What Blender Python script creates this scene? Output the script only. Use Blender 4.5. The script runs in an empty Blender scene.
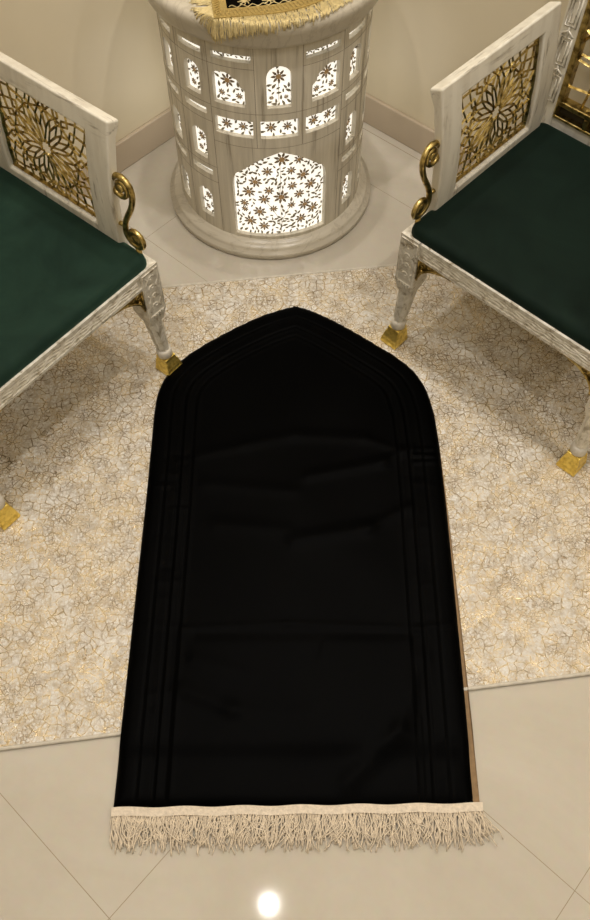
import bpy, bmesh, math, random
import numpy as np
from mathutils import Vector, Matrix
R_ = math.radians
S = bpy.context.scene
COL = S.collection
random.seed(7)

# ------------------------------------------------------------------ camera
cam_d = bpy.data.cameras.new('camera'); cam = bpy.data.objects.new('camera', cam_d); COL.objects.link(cam)
cam.location = (0, 0, 1.65); cam.rotation_euler = (R_(90 - 59.4), 0, 0)
cam_d.sensor_fit = 'VERTICAL'; cam_d.sensor_height = 24; cam_d.lens = 24 * 828 / 920
cam_d.clip_start = .02
S.camera = cam
# ------------------------------------------------------------------ world, exposure
w = bpy.data.worlds.new('world'); S.world = w; w.use_nodes = True
w.node_tree.nodes['Background'].inputs[0].default_value = (1, .92, .8, 1)
w.node_tree.nodes['Background'].inputs[1].default_value = .3
S.view_settings.view_transform = 'Standard'; S.view_settings.look = 'None'
S.view_settings.gamma = 1; S.view_settings.use_curve_mapping = False
S.view_settings.exposure = 0.0
# ------------------------------------------------------------------ ceiling lights (world x, y, watts); first known by its reflection, the others added
LIGHTS = [(-.13, .19, 6, .034), (.60, .98, 16, .06), (-.50, .75, 13, .06), (.0, 1.80, 14, .09), (1.9, .05, 15, .09), (-1.0, -.35, 6, .09), (.3, -1.3, 10, .09)]
CEIL = 3.0
for i, (lx, ly, W, sz) in enumerate(LIGHTS):
    ld = bpy.data.lights.new('seen_or_added_lamp', 'AREA'); ld.shape = 'DISK'; ld.size = sz
    ld.energy = W; ld.color = (1, .935, .86)
    lo = bpy.data.objects.new('seen_or_added_lamp', ld); COL.objects.link(lo); lo.location = (lx, ly, CEIL - .022)

# ------------------------------------------------------------------ materials
def mat(name):
    m = bpy.data.materials.new(name); m.use_nodes = True
    nt = m.node_tree; return m, nt, nt.nodes['Principled BSDF']
def N(nt, t, **k):
    n = nt.nodes.new(t)
    for a, b in k.items():
        if isinstance(b, tuple) or not hasattr(n, a): n.inputs[a].default_value = b
        else: setattr(n, a, b)
    return n
def coords(nt, scale=(1, 1, 1), rot=(0, 0, 0)):
    tc = nt.nodes.new('ShaderNodeTexCoord'); mp = nt.nodes.new('ShaderNodeMapping')
    mp.inputs['Scale'].default_value = scale; mp.inputs['Rotation'].default_value = rot
    nt.links.new(tc.outputs['Object'], mp.inputs[0]); return mp.outputs[0]
def noise(nt, vec, scale, detail=4, rough=.5, dist=0):
    n = nt.nodes.new('ShaderNodeTexNoise'); nt.links.new(vec, n.inputs['Vector'])
    n.inputs['Scale'].default_value = scale; n.inputs['Detail'].default_value = detail
    n.inputs['Roughness'].default_value = rough; n.inputs['Distortion'].default_value = dist
    return n
def ramp(nt, fac, stops):
    r = nt.nodes.new('ShaderNodeValToRGB'); nt.links.new(fac, r.inputs[0]); e = r.color_ramp.elements
    while len(e) < len(stops): e.new(.5)
    for i, (p, c) in enumerate(stops):
        e[i].position = p; e[i].color = (c[0], c[1], c[2], 1) if isinstance(c, tuple) else (c, c, c, 1)
    return r.outputs[0]
def mixc(nt, fac, a, b, mode='MIX'):
    n = nt.nodes.new('ShaderNodeMix'); n.data_type = 'RGBA'; n.blend_type = mode
    for s, v in ((n.inputs[0], fac), (n.inputs[6], a), (n.inputs[7], b)):
        if hasattr(v, 'is_linked'): nt.links.new(v, s)
        elif isinstance(v, tuple): s.default_value = (*v, 1)
        else: s.default_value = v
    return n.outputs[2]
def math_(nt, op, a, b=None, c=None):
    n = nt.nodes.new('ShaderNodeMath'); n.operation = op
    for i, v in enumerate((a, b, c)):
        if v is None: continue
        if hasattr(v, 'is_linked'): nt.links.new(v, n.inputs[i])
        else: n.inputs[i].default_value = v
    return n.outputs[0]
def bump(nt, bs, h, strength, dist=.01):
    b = nt.nodes.new('ShaderNodeBump'); b.inputs['Strength'].default_value = strength; b.inputs['Distance'].default_value = dist
    nt.links.new(h, b.inputs['Height']); nt.links.new(b.outputs[0], bs.inputs['Normal'])
def simple(name, c, rough=.5, metal=0, nz=None, bumpk=0, spec=None):
    m, nt, bs = mat(name)
    v = coords(nt); n = noise(nt, v, nz or 30)
    col = ramp(nt, n.outputs[0], [(.3, tuple(x * .85 for x in c)), (.7, tuple(min(1, x * 1.1) for x in c))])
    nt.links.new(col, bs.inputs['Base Color'])
    bs.inputs['Roughness'].default_value = rough; bs.inputs['Metallic'].default_value = metal
    if spec is not None: bs.inputs['Specular IOR Level'].default_value = spec
    if bumpk: bump(nt, bs, n.outputs[0], bumpk, .004)
    return m

def m_floor():
    m, nt, bs = mat('polished_floor_tile')
    v = coords(nt); sp = nt.nodes.new('ShaderNodeSeparateXYZ'); nt.links.new(v, sp.inputs[0])
    P = .58
    def line(s, off):
        a = math_(nt, 'SUBTRACT', s, off); a = math_(nt, 'DIVIDE', a, P); a = math_(nt, 'FRACT', a)
        a = math_(nt, 'SUBTRACT', a, .5); a = math_(nt, 'ABSOLUTE', a); return math_(nt, 'GREATER_THAN', a, .5 - .0012)
    g = math_(nt, 'MAXIMUM', line(sp.outputs[0], -.272), line(sp.outputs[1], .398))
    edge_ = math_(nt, 'LESS_THAN', math_(nt, 'ABSOLUTE', math_(nt, 'SUBTRACT', sp.outputs[1], 1.733)), .0011); g = math_(nt, 'MAXIMUM', g, edge_)
    n = noise(nt, v, 1.7, 5, .6, 1.2); n2 = noise(nt, v, 60, 3)
    c = ramp(nt, n.outputs[0], [(.3, (.50, .455, .38)), (.55, (.555, .515, .44)), (.75, (.58, .55, .485))])
    c = mixc(nt, .05, c, n2.outputs[1], 'OVERLAY')
    c = mixc(nt, g, c, (.34, .28, .20)); nt.links.new(c, bs.inputs['Base Color'])
    bs.inputs['Roughness'].default_value = .14
    rr = ramp(nt, noise(nt, v, 9, 3).outputs[0], [(.3, .04), (.7, .055)]); nt.links.new(rr, bs.inputs['Roughness'])
    gi = math_(nt, 'SUBTRACT', 1, g); bump(nt, bs, gi, .25, .002)
    return m
def m_wall(name, a, b, rough):
    m, nt, bs = mat(name); v = coords(nt)
    n = noise(nt, v, 1.3, 4, .55, .6)
    nt.links.new(ramp(nt, n.outputs[0], [(.3, a), (.7, b)]), bs.inputs['Base Color'])
    bs.inputs['Roughness'].default_value = rough
    bump(nt, bs, noise(nt, v, 180, 2).outputs[0], .03, .002); return m
def m_white():   # distressed white paint on carved wood
    m, nt, bs = mat('distressed_white_paint'); 
    v = coords(nt, (90, 90, 9)); v2 = coords(nt, (9, 90, 90)); v3 = coords(nt, (90, 9, 90)); v0 = coords(nt)
    n1 = noise(nt, v, 1, 5, .65).outputs[0]; n2 = noise(nt, v3, 1, 5, .65).outputs[0]
    big = noise(nt, v0, 14, 3).outputs[0]
    s1 = ramp(nt, n1, [(.34, 1.), (.46, 0.)]); s2 = ramp(nt, n2, [(.34, 1.), (.46, 0.)])
    sp = nt.nodes.new('ShaderNodeSeparateXYZ'); nt.links.new(v0, sp.inputs[0])
    up = math_(nt, 'MAXIMUM', math_(nt, 'LESS_THAN', sp.outputs[2], .64), math_(nt, 'GREATER_THAN', sp.outputs[1], .495))
    s1 = math_(nt, 'MULTIPLY', s1, up); s2 = math_(nt, 'MULTIPLY', s2, math_(nt, 'SUBTRACT', 1, up))
    s = math_(nt, 'MAXIMUM', s1, s2); s = math_(nt, 'MULTIPLY', s, ramp(nt, big, [(.38, 0.), (.56, 1.)]))
    base = ramp(nt, noise(nt, v, .4, 4).outputs[0], [(.3, (.62, .58, .49)), (.6, (.76, .73, .64))])
    c = mixc(nt, math_(nt, 'MULTIPLY', s, .7), base, (.20, .155, .105)); nt.links.new(c, bs.inputs['Base Color'])
    bs.inputs['Roughness'].default_value = .38
    bump(nt, bs, math_(nt, 'SUBTRACT', n1, s), .25, .002); return m
def m_silver():  # carved rails and legs, silvered paint with dark recesses
    m, nt, bs = mat('antiqued_silver_paint'); v0 = coords(nt)
    vo = nt.nodes.new('ShaderNodeTexNoise'); nt.links.new(v0, vo.inputs['Vector']); vo.inputs['Scale'].default_value = 42; vo.inputs['Detail'].default_value = 3; vo.inputs['Distortion'].default_value = 1.6
    c = ramp(nt, vo.outputs[0], [(.30, (.34, .29, .21)), (.40, (.62, .58, .49)), (.60, (.80, .77, .69))])
    nt.links.new(c, bs.inputs['Base Color']); bs.inputs['Roughness'].default_value = .36; bs.inputs['Metallic'].default_value = .15
    bump(nt, bs, vo.outputs[0], .45, .003); return m
def m_gold():
    m, nt, bs = mat('antique_gold'); v = coords(nt); n = noise(nt, v, 70, 3).outputs[0]
    nt.links.new(ramp(nt, n, [(.34, (.20, .14, .045)), (.5, (.50, .38, .14)), (.7, (.72, .57, .24))]), bs.inputs['Base Color'])
    bs.inputs['Metallic'].default_value = 1; bs.inputs['Roughness'].default_value = .34; bump(nt, bs, n, .15, .002); return m
def m_brightgold():
    m, nt, bs = mat('bright_gold_leaf'); v = coords(nt); n = noise(nt, v, 110, 3).outputs[0]
    nt.links.new(ramp(nt, n, [(.3, (.62, .43, .07)), (.6, (.95, .74, .20))]), bs.inputs['Base Color'])
    bs.inputs['Metallic'].default_value = .85; bs.inputs['Roughness'].default_value = .33; bump(nt, bs, n, .4, .002); return m
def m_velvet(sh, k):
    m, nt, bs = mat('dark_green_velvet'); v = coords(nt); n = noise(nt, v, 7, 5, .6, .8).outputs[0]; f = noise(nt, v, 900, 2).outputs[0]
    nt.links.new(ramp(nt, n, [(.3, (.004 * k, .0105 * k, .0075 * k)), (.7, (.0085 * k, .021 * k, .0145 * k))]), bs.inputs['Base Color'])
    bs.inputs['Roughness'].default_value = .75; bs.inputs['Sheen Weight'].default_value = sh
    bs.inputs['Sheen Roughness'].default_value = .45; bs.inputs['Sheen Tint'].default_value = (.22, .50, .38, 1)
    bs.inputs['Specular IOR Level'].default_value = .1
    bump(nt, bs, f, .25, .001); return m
def m_black():
    m, nt, bs = mat('black_satin_velvet'); v = coords(nt); n = noise(nt, v, 5, 4).outputs[0]
    nt.links.new(ramp(nt, n, [(.3, (.0003, .0003, .0003)), (.7, (.0006, .0006, .0006))]), bs.inputs['Base Color'])
    bs.inputs['Roughness'].default_value = .42; bs.inputs['Specular IOR Level'].default_value = .018
    bs.inputs['Sheen Weight'].default_value = 0; bump(nt, bs, noise(nt, v, 700, 2).outputs[0], .1, .0005); return m
def m_wood_body():
    m, nt, bs = mat('washed_beige_wood'); v = coords(nt, (75, 75, 3.2)); v0 = coords(nt)
    n = noise(nt, v, 1, 6, .62, .5).outputs[0]; g = noise(nt, v0, 6, 4).outputs[0]
    c = ramp(nt, n, [(.34, (.27, .23, .165)), (.44, (.56, .515, .415)), (.72, (.74, .69, .57))])
    c = mixc(nt, math_(nt, 'MULTIPLY', g, .35), c, (.64, .60, .52)); nt.links.new(c, bs.inputs['Base Color'])
    bs.inputs['Roughness'].default_value = .42; bump(nt, bs, n, .2, .002); return m
def m_stone():
    m, nt, bs = mat('cream_marble'); v = coords(nt); n = noise(nt, v, 7, 6, .6, 2.2).outputs[0]
    vein = ramp(nt, n, [(.47, 0.), (.5, 1.), (.53, 0.)]); b = noise(nt, v, 2.5, 4).outputs[0]
    c = ramp(nt, b, [(.3, (.52, .475, .385)), (.7, (.60, .555, .46))])
    c = mixc(nt, math_(nt, 'MULTIPLY', vein, .35), c, (.30, .26, .19)); nt.links.new(c, bs.inputs['Base Color'])
    bs.inputs['Roughness'].default_value = .28; return m
def m_glow():
    m, nt, bs = mat('backlit_white_stone'); v = coords(nt); n = noise(nt, v, 25, 3).outputs[0]
    c = ramp(nt, n, [(.3, (1, .93, .80)), (.7, (1, .965, .88))]); nt.links.new(c, bs.inputs['Emission Color'])
    bs.inputs['Base Color'].default_value = (.75, .72, .66, 1); bs.inputs['Emission Strength'].default_value = .92
    bs.inputs['Roughness'].default_value = .4; return m
def m_rug():
    m, nt, bs = mat('cream_rug_with_gold_foil'); v = coords(nt)
    # warp coordinates a little so the crackle is irregular
    wn = noise(nt, v, 22, 3); wv = nt.nodes.new('ShaderNodeVectorMath'); wv.operation = 'SCALE'; nt.links.new(wn.outputs[1], wv.inputs[0]); wv.inputs['Scale'].default_value = .03
    ad = nt.nodes.new('ShaderNodeVectorMath'); ad.operation = 'ADD'; nt.links.new(v, ad.inputs[0]); nt.links.new(wv.outputs[0], ad.inputs[1])
    def crack(scale, lo, hi):
        vo = nt.nodes.new('ShaderNodeTexVoronoi'); vo.feature = 'DISTANCE_TO_EDGE'; vo.voronoi_dimensions = '2D'
        nt.links.new(ad.outputs[0], vo.inputs['Vector']); vo.inputs['Scale'].default_value = scale
        return ramp(nt, vo.outputs[0], [(lo, 1.), (hi, 0.)])
    c1 = crack(56, .035, .11); c2 = crack(120, .04, .13)
    patch = noise(nt, v, 9, 4, .6, .6).outputs[0]; fine = noise(nt, v, 95, 3, .6).outputs[0]
    pf = ramp(nt, patch, [(.34, .3), (.54, 1.)])
    brk = ramp(nt, fine, [(.38, 0.), (.5, 1.)])
    speck = ramp(nt, noise(nt, v, 170, 3, .6).outputs[0], [(.54, 0.), (.60, 1.)])
    a = math_(nt, 'MULTIPLY', c1, ramp(nt, noise(nt, v, 60, 2).outputs[0], [(.34, .15), (.5, 1.)]))
    b = math_(nt, 'MULTIPLY', math_(nt, 'MULTIPLY', c2, brk), pf)
    d = math_(nt, 'MULTIPLY', math_(nt, 'MULTIPLY', speck, pf), .75)
    foil = math_(nt, 'MINIMUM', math_(nt, 'MAXIMUM', a, math_(nt, 'MAXIMUM', b, d)), 1)
    base = ramp(nt, noise(nt, v, 70, 5, .7).outputs[0], [(.36, (.50, .46, .40)), (.46, (.72, .70, .66)), (.60, (.87, .865, .84))])
    base = mixc(nt, math_(nt, 'MULTIPLY', pf, ramp(nt, noise(nt, v, 130, 3, .7).outputs[0], [(.42, .0), (.60, .70)])), base, (.50, .40, .27))
    gold = ramp(nt, noise(nt, v, 30, 2).outputs[0], [(.35, (.31, .24, .15)), (.64, (.70, .56, .33))])
    nt.links.new(mixc(nt, foil, base, gold), bs.inputs['Base Color'])
    nt.links.new(math_(nt, 'MULTIPLY', foil, .7), bs.inputs['Metallic'])
    nt.links.new(math_(nt, 'MULTIPLY_ADD', foil, -.58, .8), bs.inputs['Roughness'])
    bump(nt, bs, noise(nt, v, 250, 4, .7).outputs[0], .85, .0024); return m

M = dict(floor=m_floor(), wall=m_wall('beige_wall', (.66, .585, .435), (.71, .64, .485), .33),
         base=m_wall('beige_skirting_tile', (.47, .39, .295), (.52, .435, .335), .2),
         ceil=simple('ceiling_white', (.80, .77, .70), .8), white=m_white(), silver=m_silver(), gold=m_gold(), bgold=m_brightgold(),
         velvet=m_velvet(.06, .75), velvet_lit=m_velvet(.40, 1.7), black=m_black(), body=m_wood_body(), stone=m_stone(), glow=m_glow(), rug=m_rug(),  # two tones of one velvet: shaded right seat, lit left seat, painted in
         groove=simple('dark_groove', (.26, .215, .155), .7), petal=simple('brown_petal_inlay', (.30, .24, .165), .45, nz=200),
         leaf=simple('grey_leaf_inlay', (.30, .27, .20), .45, nz=200), heart=simple('amber_flower_centre', (.62, .42, .22), .4),
         cream=simple('cream_cotton', (.74, .65, .53), .9, nz=150, bumpk=.3), fringe=simple('cream_cotton_thread', (.74, .64, .50), .85, nz=60),
         kraft=simple('tan_backing_felt', (.27, .175, .09), .9, nz=80), goldthread=simple('pale_gold_thread', (.70, .58, .30), .45, .35, nz=80),
         braid=simple('gold_braid', (.50, .37, .13), .4, .5, nz=160, bumpk=.6), bind=simple('grey_cream_binding', (.60, .56, .48), .8, nz=90),
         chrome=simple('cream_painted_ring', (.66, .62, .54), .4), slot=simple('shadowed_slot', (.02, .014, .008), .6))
def m_emit(name, c, s):
    m, nt, bs = mat(name); bs.inputs['Emission Color'].default_value = (*c, 1); bs.inputs['Emission Strength'].default_value = s; return m
M['lamp'] = m_emit('lit_lamp_diffuser', (1, .94, .84), 6)

# ------------------------------------------------------------------ helpers
def obj(name, bm, m, parent=None, smooth=False, bevel=0, seg=2, loc=None):
    me = bpy.data.meshes.new(name); bmesh.ops.recalc_face_normals(bm, faces=bm.faces[:]) if not isinstance(smooth, str) else None
    bm.to_mesh(me); bm.free(); me.materials.append(m)
    o = bpy.data.objects.new(name, me); COL.objects.link(o)
    if parent: o.parent = parent
    if loc: o.location = loc
    if smooth:
        for p in me.polygons: p.use_smooth = True
        if smooth == 'auto' or smooth is True:
            md = None
    if bevel:
        b = o.modifiers.new('bevel', 'BEVEL'); b.width = bevel; b.segments = seg; b.limit_method = 'ANGLE'
    return o
def tag(o, label, cat, group=None):
    o['label'] = label; o['category'] = cat
    if group: o['group'] = group
    return o
def thing(name, label, cat, loc=(0, 0, 0), rz=0, group=None):
    o = bpy.data.objects.new(name, None); COL.objects.link(o); o.location = loc; o.rotation_euler = (0, 0, rz)
    return tag(o, label, cat, group)
def box(bm, x0, x1, y0, y1, z0, z1, f=None):
    vs = [bm.verts.new((x, y, z)) for x in (x0, x1) for y in (y0, y1) for z in (z0, z1)]
    if f:
        for v in vs: v.co = f(v.co)
    for q in ((0, 1, 3, 2), (4, 6, 7, 5), (0, 4, 5, 1), (2, 3, 7, 6), (0, 2, 6, 4), (1, 5, 7, 3)): bm.faces.new([vs[i] for i in q])
def tube(bm, pts, r, n=6, closed=False, cap=True):
    pts = [Vector(p) for p in pts]; K = len(pts); rs = r if isinstance(r, (list, tuple)) else [r] * K
    rings = []; prev = None
    for i, p in enumerate(pts):
        a = pts[(i - 1) % K] if closed or i > 0 else p; b = pts[(i + 1) % K] if closed or i < K - 1 else p
        t = (b - a).normalized() if (b - a).length > 1e-9 else Vector((0, 0, 1))
        if prev is None:
            u = t.orthogonal().normalized()
        else:
            u = prev - t * prev.dot(t); u = u.normalized() if u.length > 1e-6 else t.orthogonal().normalized()
        prev = u; v = t.cross(u)
        rings.append([bm.verts.new(p + (u * math.cos(2 * math.pi * k / n) + v * math.sin(2 * math.pi * k / n)) * rs[i]) for k in range(n)])
    for i in range(K if closed else K - 1):
        A, B = rings[i], rings[(i + 1) % K]
        for k in range(n): bm.faces.new((A[k], A[(k + 1) % n], B[(k + 1) % n], B[k]))
    if cap and not closed:
        bm.faces.new(rings[0][::-1]); bm.faces.new(rings[-1])
def lathe(bm, prof, n=96, c=(0, 0)):
    rings = []
    for r, z in prof:
        if r < 1e-6: rings.append([bm.verts.new((c[0], c[1], z))])
        else: rings.append([bm.verts.new((c[0] + r * math.cos(2 * math.pi * k / n), c[1] + r * math.sin(2 * math.pi * k / n), z)) for k in range(n)])
    for A, B in zip(rings, rings[1:]):
        for k in range(n):
            k2 = (k + 1) % n
            if len(A) == 1: bm.faces.new((A[0], B[k], B[k2]))
            elif len(B) == 1: bm.faces.new((A[k], A[k2], B[0]))
            else: bm.faces.new((A[k], A[k2], B[k2], B[k]))
def prism(bm, poly, d0, d1, f):
    """poly of (a,b); f(a,b,d)->xyz"""
    A = [bm.verts.new(f(a, b, d0)) for a, b in poly]; B = [bm.verts.new(f(a, b, d1)) for a, b in poly]
    bm.faces.new(A); bm.faces.new(B[::-1]); n = len(poly)
    for i in range(n): bm.faces.new((A[i], A[(i + 1) % n], B[(i + 1) % n], B[i]))
def sec(bm, sizes, n=8, rot=math.pi / 8, c=(0, 0)):
    """stacked n-gon sections (halfwidth, z)"""
    rings = []
    for r, z in sizes:
        k_ = r / math.cos(math.pi / n)
        rings.append([bm.verts.new((c[0] + k_ * math.cos(rot + 2 * math.pi * i / n), c[1] + k_ * math.sin(rot + 2 * math.pi * i / n), z)) for i in range(n)])
    bm.faces.new(rings[0][::-1]); bm.faces.new(rings[-1])
    for A, B in zip(rings, rings[1:]):
        for i in range(n): bm.faces.new((A[i], A[(i + 1) % n], B[(i + 1) % n], B[i]))

# ------------------------------------------------------------------ the room (frame rotated to the walls)
RA = R_(-42); CX, CY = -1.692, 1.768; FX, FY = 2.9, -2.8
def room(name, bm, m, bevel=0):
    o = obj(name, bm, m, bevel=bevel); o.rotation_euler = (0, 0, RA); o['kind'] = 'structure'; return o
b = bmesh.new(); box(b, CX - .1, FX + .1, FY - .1, CY + .1, -.1, 0); room('floor', b, M['floor'])
b = bmesh.new(); box(b, CX - .1, FX + .1, FY - .1, CY + .1, CEIL, CEIL + .1); room('ceiling', b, M['ceil'])
b = bmesh.new(); box(b, CX - .1, CX, FY, CY, 0, CEIL); room('wall_left', b, M['wall'])
b = bmesh.new(); box(b, CX - .1, FX, CY, CY + .1, 0, CEIL); room('wall_right', b, M['wall'])
b = bmesh.new(); box(b, FX, FX + .1, FY, CY, 0, CEIL); room('wall_near_right', b, M['wall'])
b = bmesh.new(); box(b, CX - .1, FX + .1, FY - .1, FY, 0, CEIL); room('wall_near_left', b, M['wall'])
BH = .092
b = bmesh.new(); box(b, CX, CX + .012, FY, CY, 0, BH); room('baseboard_left', b, M['base'], .003)
b = bmesh.new(); box(b, CX + .012, FX, CY - .012, CY, 0, BH); room('baseboard_right', b, M['base'], .003)
b = bmesh.new(); box(b, FX - .012, FX, FY, CY - .012, 0, BH); room('baseboard_near_right', b, M['base'], .003)
b = bmesh.new(); box(b, CX + .012, FX - .012, FY, FY + .012, 0, BH); room('baseboard_near_left', b, M['base'], .003)
LN = ['over the foot of the black mat', 'added out of view above the chair on the right', 'added out of view above the chair on the left', 'added out of view above the round pedestal', 'added unseen at the far right of the room', 'added unseen at the near left of the room', 'added out of view behind the viewer']
for i, (lx, ly, W, sz) in enumerate(LIGHTS):  # only the first fixture shows as a reflection; the rest are added
    t = thing('seen_or_added_downlight', 'small round recessed ceiling downlight ' + LN[i], 'ceiling light', (lx, ly, CEIL), 0, 'ceiling downlights')
    b = bmesh.new(); lathe(b, [(sz / 2, 0), (.062, 0), (.060, -.008), (.048, -.012), (sz / 2, -.012), (sz / 2, 0)], 40); obj('trim_ring', b, M['chrome'], t, True)
    b = bmesh.new(); lathe(b, [(0, -.004), (sz / 2, -.004), (sz / 2, -.001), (0, -.001)], 40); obj('diffuser', b, M['lamp'], t)

# ------------------------------------------------------------------ rug
rug_rot = R_(7.2); rc = Vector((.0, .9735, 0)); RW, RD = 1.68, 1.134
rug = thing('area_rug', 'cream rug with crackled gold foil pattern lying under the black mat and both chairs', 'rug', rc, rug_rot)
b = bmesh.new()
nx, ny = 160, 90
gv = [[b.verts.new(((i / nx - .5) * RW, (j / ny - .5) * RD, .0065 + .0006 * math.sin(i * .31 + j * .2) * math.sin(j * .17))) for i in range(nx + 1)] for j in range(ny + 1)]
for j in range(ny):
    for i in range(nx): b.faces.new((gv[j][i], gv[j][i + 1], gv[j + 1][i + 1], gv[j + 1][i]))
ge = bmesh.ops.extrude_face_region(b, geom=b.faces[:])
for v in [e for e in ge['geom'] if isinstance(e, bmesh.types.BMVert)]: v.co.z = .0005
obj('pile', b, M['rug'], rug)
b = bmesh.new()
X, Y = RW / 2, RD / 2
for p, q in (((-X, -Y), (X, -Y)), ((X, -Y), (X, Y)), ((X, Y), (-X, Y)), ((-X, Y), (-X, -Y))):
    n = 60; tube(b, [(p[0] + (q[0] - p[0]) * k / n, p[1] + (q[1] - p[1]) * k / n, .0055) for k in range(n + 1)], .0040, 8)
obj('edge_binding', b, M['bind'], rug, True)

# ------------------------------------------------------------------ black prayer mat
R_side = [(.331, .228), (.334, .45), (.336, .70), (.337, .86), (.336, 1.0), (.331, 1.10), (.318, 1.17), (.293, 1.222), (.255, 1.262), (.205, 1.301), (.150, 1.345), (.098, 1.382), (.045, 1.413), (.018, 1.425), (.002, 1.429)]
L_side = [(-.336, .226), (-.335, .45), (-.334, .70), (-.333, .86), (-.334, 1.0), (-.335, 1.10), (-.332, 1.16), (-.314, 1.212), (-.275, 1.264), (-.220, 1.309), (-.160, 1.352), (-.100, 1.388), (-.045, 1.413), (-.014, 1.425), (.002, 1.429)]
def smooth_side(P, n=900):
    P = np.array(P); t = np.r_[0, np.cumsum(np.hypot(*np.diff(P, axis=0).T))]; s = np.linspace(0, t[-1], n)
    x = np.interp(s, t, P[:, 0]); y = np.interp(s, t, P[:, 1])
    k = np.ones(31) / 31
    xp = np.r_[np.full(15, x[0]), x, np.full(15, x[-1])]; yp = np.r_[np.full(15, y[0]), y, np.full(15, y[-1])]
    xs = np.convolve(xp, k, 'valid'); ys = np.convolve(yp, k, 'valid'); ys[0] = y[0]; xs[0] = x[0]; xs[-1] = x[-1]; ys[-1] = y[-1]
    return xs, ys
rx, ry = smooth_side(R_side); lx_, ly_ = smooth_side(L_side)
outl = np.vstack([np.c_[rx, ry], np.c_[lx_, ly_][::-1]])
Y0, Y1 = .226, 1.428
rng = np.random.default_rng(3)
WR = []   # wrinkles: (x0,y0,x1,y1,width,height)
for sx in (-1, 1):
    for k in range(26):
        yy = rng.uniform(.28, 1.0); ln = rng.uniform(.02, .05); x0 = sx * rng.uniform(.235, .29)
        WR.append((x0, yy, x0 + sx * ln, yy + rng.uniform(-.01, .012), rng.uniform(.004, .008), rng.uniform(-.0012, .0014)))
WR += [(-.23, .562, -.02, .574, .006, .0014), (-.02, .574, .25, .563, .006, .0016), (-.2, .552, .24, .553, .012, -.0022),
       (-.30, .575, -.23, .565, .006, .0012), (.25, .563, .33, .575, .006, .0014),
       (.03, .92, .20, .955, .014, .0035), (.20, .955, .26, .99, .012, .003), (-.22, .975, -.12, 1.0, .014, .002), (-.12, 1.0, 0, 1.03, .016, .002), (0, 1.03, .16, 1.02, .016, .0022), (.16, 1.02, .25, .985, .012, .002),
       (.0, .76, .16, .79, .018, .004), (.16, .79, .25, .84, .014, .003), (-.17, .80, -.02, .785, .018, .002), (.27, .975, .325, .972, .005, .003), (.27, .955, .325, .958, .005, .0025), (.27, .99, .32, .992, .005, .002),
       (.10, .27, .20, .36, .020, .004), (.20, .36, .25, .50, .018, .003), (-.22, .44, -.12, .40, .015, .003), (-.12, .40, .02, .39, .02, .002), (-.20, .5, -.1, .47, .015, .002), (.04, .50, .05, .54, .004, -.0015), (-.2, .90, .0, .88, .016, .0018)]
def drop(y): return -.0066 / (1 + np.exp((y - .325) / .008))   # steps down off the rug onto the floor
def mat_height(P):
    x, y = P[:, 0], P[:, 1]
    d = np.full(len(P), 9.)
    seg = outl[::4]
    for i in range(0, len(P), 4000):
        q = P[i:i + 4000]; d[i:i + 4000] = np.sqrt(((q[:, None, :] - seg[None]) ** 2).sum(2)).min(1)
    dd = np.minimum(d, 1); dd[EDGE] = 0
    dd2 = np.minimum(dd, (y - Y0) * 1.0 + .0015)
    z = .0135 * (1 - np.exp(-dd2 / .006)) + .002
    for s, a in ((.040, .0016), (.072, .0030), (.098, .0022)):
        z -= a * np.exp(-((dd - s) / .0022) ** 2)
        z += a * .4 * np.exp(-((dd - s - .006) / .004) ** 2) * (y > .24)
    for (a, b_, c, e, w_, h_) in WR:
        vx, vy = c - a, e - b_; L2 = vx * vx + vy * vy
        t = ((x - a) * vx + (y - b_) * vy) / L2; tc = np.clip(t, 0, 1)
        ds = np.hypot(x - a - tc * vx, y - b_ - tc * vy)
        z += h_ * np.exp(-(ds / w_) ** 2)
    z += .0012 * np.sin(x * 21 + 1.3 * np.sin(y * 9)) * np.sin(y * 17 + x * 3)
    # folded lower quarter sits a touch higher
    z += .0018 / (1 + np.exp((y - .558) / .004)) * (np.abs(x) < .24)
    z = np.where(EDGE, .003, np.maximum(z, .003))
    return z + drop(y)
pm = thing('prayer_mat', 'large black pointed-arch prayer mat with cream fringe lying flat on the rug', 'prayer mat', (0, .83, .0075))
NX = 150; t_ = np.linspace(0, 1, 270); yrow = Y0 + (Y1 - Y0) * (1 - (1 - t_) ** 1.35)
rows = []
for yv in yrow:
    xr = np.interp(yv, ry, rx); xl = np.interp(yv, ly_, lx_)
    u = np.linspace(-1, 1, NX + 1); u = np.sign(u) * (1 - (1 - np.abs(u)) ** 1.25)
    rows.append(np.c_[(xl + xr) / 2 + u * (xr - xl) / 2, np.full(NX + 1, yv)])
P = np.vstack(rows); EDGE = np.tile(np.r_[True, np.zeros(NX - 1, bool), True], len(rows)); Z = mat_height(P)
b = bmesh.new()
vs = [b.verts.new((p[0], p[1] - .83, z)) for p, z in zip(P, Z)]
W1 = NX + 1
for j in range(len(rows) - 1):
    for i in range(NX): b.faces.new((vs[j * W1 + i], vs[j * W1 + i + 1], vs[(j + 1) * W1 + i + 1], vs[(j + 1) * W1 + i]))
be = [e for e in b.edges if e.is_boundary]
r_ = bmesh.ops.extrude_edge_only(b, edges=be)
for v in [e for e in r_['geom'] if isinstance(e, bmesh.types.BMVert)]: v.co.z = .0008 + float(drop(v.co.y + .83))
obj('quilted_top', b, M['black'], pm, True)
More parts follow.
